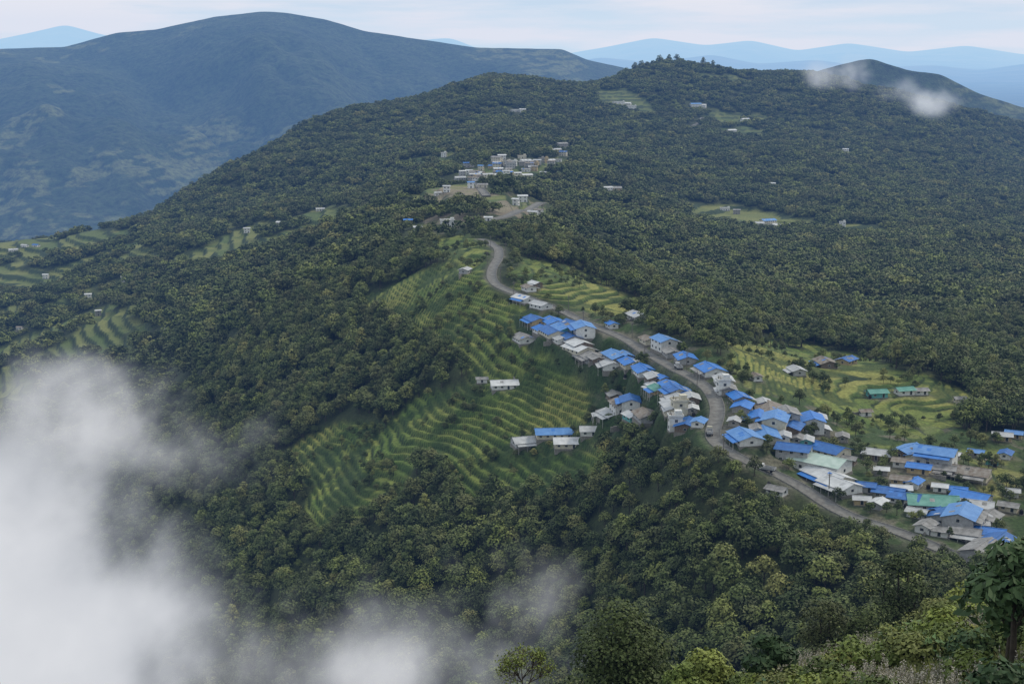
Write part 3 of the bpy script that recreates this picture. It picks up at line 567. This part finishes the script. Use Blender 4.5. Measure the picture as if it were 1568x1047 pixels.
def fg_tree(name,px,pyt,D,cr,nl,ls,mt,lobes=12,low=.45,asp=.7):
    a,t=at(px,pyt); x=a*D; zt=-t*D; zg=float(G(x,D)); h=zt-zg; A_=Acc(); add_tree(A_,r,(0,0,0),h,cr,nl,ls,lobes,low=low,asp=asp); me=A_.mesh(name,[mt,m_bark]); o=link_obj(name,me); o.location=(x,D,zg)
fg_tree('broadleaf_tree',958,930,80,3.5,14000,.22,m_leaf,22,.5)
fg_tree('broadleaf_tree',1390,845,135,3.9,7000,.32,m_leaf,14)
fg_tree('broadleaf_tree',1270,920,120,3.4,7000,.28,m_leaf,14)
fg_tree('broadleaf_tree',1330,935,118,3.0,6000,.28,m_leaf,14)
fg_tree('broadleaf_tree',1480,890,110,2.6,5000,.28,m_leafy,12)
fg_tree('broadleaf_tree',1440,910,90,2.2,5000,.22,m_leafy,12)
fg_tree('leafy_shrub',1085,990,62,1.4,2500,.20,m_leafy,9,.5)
fg_tree('leafy_shrub',1050,1015,60,1.0,2000,.18,m_leafy,8,.5)
fg_tree('leafy_shrub',1400,962,46,1.0,1300,.24,m_leafy,9,.3,.5)
fg_tree('leafy_shrub',1490,1000,38,.9,1300,.20,m_leafy,9,.3,.5)
fg_tree('leafy_shrub',1450,935,50,1.2,1500,.24,m_leafy,9,.3,.5)
fg_tree('large_leaf_tree',1572,815,38,1.7,1500,.40,m_leafd,11,.4,.42)
fg_tree('large_leaf_tree',1555,860,40,1.3,900,.38,m_leafd,9,.4,.42)
fg_tree('large_leaf_shrub',1182,970,50,1.0,700,.38,m_leafd,7,.4,.4)
a,t=at(800,980); D=58; zg=float(G(a*D,D)); A_=Acc(); top=-t*D-zg
def twig(p,d,l,rad,dep):
    q_=p+d*l; v,f=tube(p,q_,rad,rad*.65,3 if dep<2 else 4); A_.add(v,f,1,.5)
    if dep==0:
        cc=q_+r.normal(0,.10,(2,3)); v,f=leaves(cc,r.normal(size=(2,3)),np.full(2,.10),r); A_.add(v,f,0,.5); return
    for _ in range(4):
        nd=d+r.normal(0,.5,3)+[0,0,.1]; nd/=np.linalg.norm(nd); twig(q_,nd,l*.74,rad*.66,dep-1)
v,f=tube((0,0,-.5),(0,0,top-2.6),.09,.07,5); A_.add(v,f,1,.5)
for _ in range(3):
    nd=np.array([r.normal(0,.35),r.normal(0,.35),1.]); nd/=np.linalg.norm(nd); twig(np.array([0,0,top-2.6]),nd,.72,.04,4)
me=A_.mesh('bare_shrub',[m_leafy,m_twig]); o=link_obj('bare_shrub',me); o.location=(a*D,D,zg)
# ---------------------------------------------------------------- radio masts on summit
m_steel=simple('mast_steel',(.30,.30,.31),(.45,.45,.45))
for px,py in[(744,116),(776,118)]:
    x,y,z=hit(px,py,0); b=B(); H=42 if px<760 else 24; e=.42
    for sx in(-1,1):
        for sy in(-1,1): b.ring([(sx*2.4+u*e,sy*2.4+v_*e,0) for u,v_ in((-1,-1),(1,-1),(1,1),(-1,1))],[(sx*.7+u*e*.7,sy*.7+v_*e*.7,H) for u,v_ in((-1,-1),(1,-1),(1,1),(-1,1))],0)
    for k_ in range(1,10):
        w_=2.4-1.7*k_/10; zz=H*k_/10
        for s in(-1,1): b.box(-w_,w_,s*w_-.15,s*w_+.15,zz,zz+.4,0); b.box(s*w_-.15,s*w_+.15,-w_,w_,zz+.5,zz+.9,0)
    b.box(-.3,.3,-.3,.3,H,H+7,0); b.obj('radio_mast',(m_steel,),(x,y,z))
# ---------------------------------------------------------------- haze and cloud
def box_obj(name,loc,sc_,m):
    b=B(); b.box(-1,1,-1,1,-1,1,0); o=b.obj(name,(m,),loc); o.scale=sc_; return o
mh=bpy.data.materials.new('valley_haze'); mh.use_nodes=True; nt=mh.node_tree; nt.nodes.clear(); out=N(nt,'ShaderNodeOutputMaterial')
sig=np.array([1.35e-5,2.6e-5,5.0e-5]); Li=np.array([.66,.75,.88]); d0=sig.max()
ab=N(nt,'ShaderNodeVolumeAbsorption'); ab.inputs['Density'].default_value=d0; ab.inputs['Color'].default_value=(*(1-sig/d0),1)
em=N(nt,'ShaderNodeEmission'); em.inputs['Strength'].default_value=d0; em.inputs['Color'].default_value=(*(sig*Li/d0),1)  # emission stands in for the light that haze would scatter
ad=N(nt,'ShaderNodeAddShader'); nt.links.new(ab.outputs[0],ad.inputs[0]); nt.links.new(em.outputs[0],ad.inputs[1]); nt.links.new(ad.outputs[0],out.inputs['Volume'])
box_obj('atmospheric_haze',(0,39000,200),(80000,46000,1300),mh)
def cloud(px,py,D,rx,ry,rd,dens,ns,thr,kn,cut,cA=(.42,.45,.50),cB=(.74,.755,.79),seed=0,step=1.0):
    a,t=at(px,py); sx=rx/F*D; sz=ry/F*D
    m=bpy.data.materials.new('cloud_vapour'); m.use_nodes=True; nt=m.node_tree; nt.nodes.clear(); out=N(nt,'ShaderNodeOutputMaterial')
    tc=N(nt,'ShaderNodeTexCoord'); ln=N(nt,'ShaderNodeVectorMath',operation='LENGTH'); nt.links.new(tc.outputs['Object'],ln.inputs[0])
    gp=N(nt,'ShaderNodeNewGeometry'); mp=N(nt,'ShaderNodeMapping'); mp.inputs['Scale'].default_value=(ns,ns*.7,ns); mp.inputs['Rotation'].default_value=(0,.5,0); mp.inputs['Location'].default_value=(seed,seed*2,0); nt.links.new(gp.outputs['Position'],mp.inputs['Vector'])
    nz=N(nt,'ShaderNodeTexNoise'); nz.inputs['Detail'].default_value=4; nz.inputs['Roughness'].default_value=.6; nz.inputs['Scale'].default_value=1; nt.links.new(mp.outputs[0],nz.inputs['Vector'])
    fall=math_(nt,'SUBTRACT',1.0,ln.outputs['Value'],True)
    v=math_(nt,'ADD',math_(nt,'MULTIPLY',fall,thr),math_(nt,'SUBTRACT',math_(nt,'MULTIPLY',math_(nt,'SUBTRACT',nz.outputs['Fac'],.5),kn),cut))
    v=math_(nt,'MULTIPLY',math_(nt,'MAXIMUM',v,0.0),math_(nt,'MINIMUM',math_(nt,'MULTIPLY',fall,3.0),1.0))
    v2=math_(nt,'MINIMUM',math_(nt,'POWER',v,1.7),3.0); dn=math_(nt,'MULTIPLY',v2,dens)
    ab=N(nt,'ShaderNodeVolumeAbsorption'); ab.inputs['Color'].default_value=(0,0,0,1); nt.links.new(dn,ab.inputs['Density'])
    em=N(nt,'ShaderNodeEmission'); nt.links.new(mixc(nt,math_(nt,'MULTIPLY',v,.75,True),cA,cB),em.inputs['Color']); nt.links.new(dn,em.inputs['Strength'])  # vapour glows grey to white by thickness, replacing scattered light
    ad=N(nt,'ShaderNodeAddShader'); nt.links.new(ab.outputs[0],ad.inputs[0]); nt.links.new(em.outputs[0],ad.inputs[1]); nt.links.new(ad.outputs[0],out.inputs['Volume'])
    m.cycles.volume_step_rate=step
    me=bpy.data.meshes.new('mist_cloud'); bm=bmesh.new(); bmesh.ops.create_icosphere(bm,subdivisions=3,radius=1.0); bm.to_mesh(me); bm.free(); me.materials.append(m); o=link_obj('mist_cloud',me); o.location=(a*D,D,-t*D); o.scale=(sx,rd,sz)
cloud(-90,1000,400,600,520,75,.050,.024,3.5,4.0,.60,seed=1,step=.6)
cloud(110,660,470,420,170,60,.022,.026,1.7,4.8,.55,seed=4,step=.8)
cloud(540,1050,390,620,270,60,.020,.026,1.8,4.8,.62,seed=5,step=.8)
cloud(810,940,370,260,140,45,.018,.034,1.4,5.0,.60,seed=9)
cloud(1285,108,2800,75,42,70,.018,.009,1.8,4.5,.28,(.6,.65,.74),(.74,.79,.86),seed=13)
cloud(1400,152,2600,90,42,70,.014,.009,1.6,4.8,.40,(.5,.56,.64),(.70,.75,.82),seed=15)
# ---------------------------------------------------------------- light, sky, camera
EL=math.radians(50); AZ=math.radians(65)
dirv=Vector((math.sin(AZ)*math.cos(EL),math.cos(AZ)*math.cos(EL),math.sin(EL)))
sd=bpy.data.lights.new('sun','SUN'); sd.energy=1.5; sd.angle=math.radians(10); sd.color=(1,.93,.80); so=bpy.data.objects.new('sun',sd); scene.collection.objects.link(so); so.rotation_euler=dirv.to_track_quat('Z','Y').to_euler()
wd_=bpy.data.worlds.new('World'); scene.world=wd_; wd_.use_nodes=True; nt=wd_.node_tree; nt.nodes.clear(); out=N(nt,'ShaderNodeOutputWorld')
sk=N(nt,'ShaderNodeTexSky'); sk.sky_type='NISHITA'; sk.sun_disc=False; sk.sun_elevation=EL; sk.sun_rotation=AZ
b1=N(nt,'ShaderNodeBackground'); b1.inputs[1].default_value=.09; nt.links.new(sk.outputs[0],b1.inputs[0])
tc=N(nt,'ShaderNodeTexCoord'); mp=N(nt,'ShaderNodeMapping'); mp.inputs['Scale'].default_value=(3.2,3.2,30); nt.links.new(tc.outputs['Generated'],mp.inputs[0])
nz=N(nt,'ShaderNodeTexNoise'); nz.inputs['Scale'].default_value=1.8; nz.inputs['Detail'].default_value=6; nz.inputs['Roughness'].default_value=.55; nt.links.new(mp.outputs[0],nz.inputs['Vector'])
b2=N(nt,'ShaderNodeBackground'); b2.inputs[0].default_value=(.88,.92,.94,1); b2.inputs[1].default_value=1.0
b3=N(nt,'ShaderNodeBackground'); b3.inputs[0].default_value=(.52,.70,.88,1); b3.inputs[1].default_value=.95
mx0=N(nt,'ShaderNodeMixShader'); mx0.inputs[0].default_value=.6; nt.links.new(b1.outputs[0],mx0.inputs[1]); nt.links.new(b3.outputs[0],mx0.inputs[2])
mx=N(nt,'ShaderNodeMixShader'); nt.links.new(ramp(nt,nz.outputs['Fac'],[(.36,(0,0,0)),(.56,(1,1,1))]),mx.inputs[0]); nt.links.new(mx0.outputs[0],mx.inputs[1]); nt.links.new(b2.outputs[0],mx.inputs[2]); nt.links.new(mx.outputs[0],out.inputs[0])
cd=bpy.data.cameras.new('camera'); cd.lens=36*F/1568; cd.sensor_width=36; cd.clip_end=150000; cd.clip_start=.5
co=bpy.data.objects.new('camera',cd); scene.collection.objects.link(co); co.location=(0,0,0); co.rotation_euler=(math.pi/2-P,0,0); scene.camera=co
scene.view_settings.view_transform='Standard'; scene.view_settings.look='None'; scene.view_settings.exposure=0
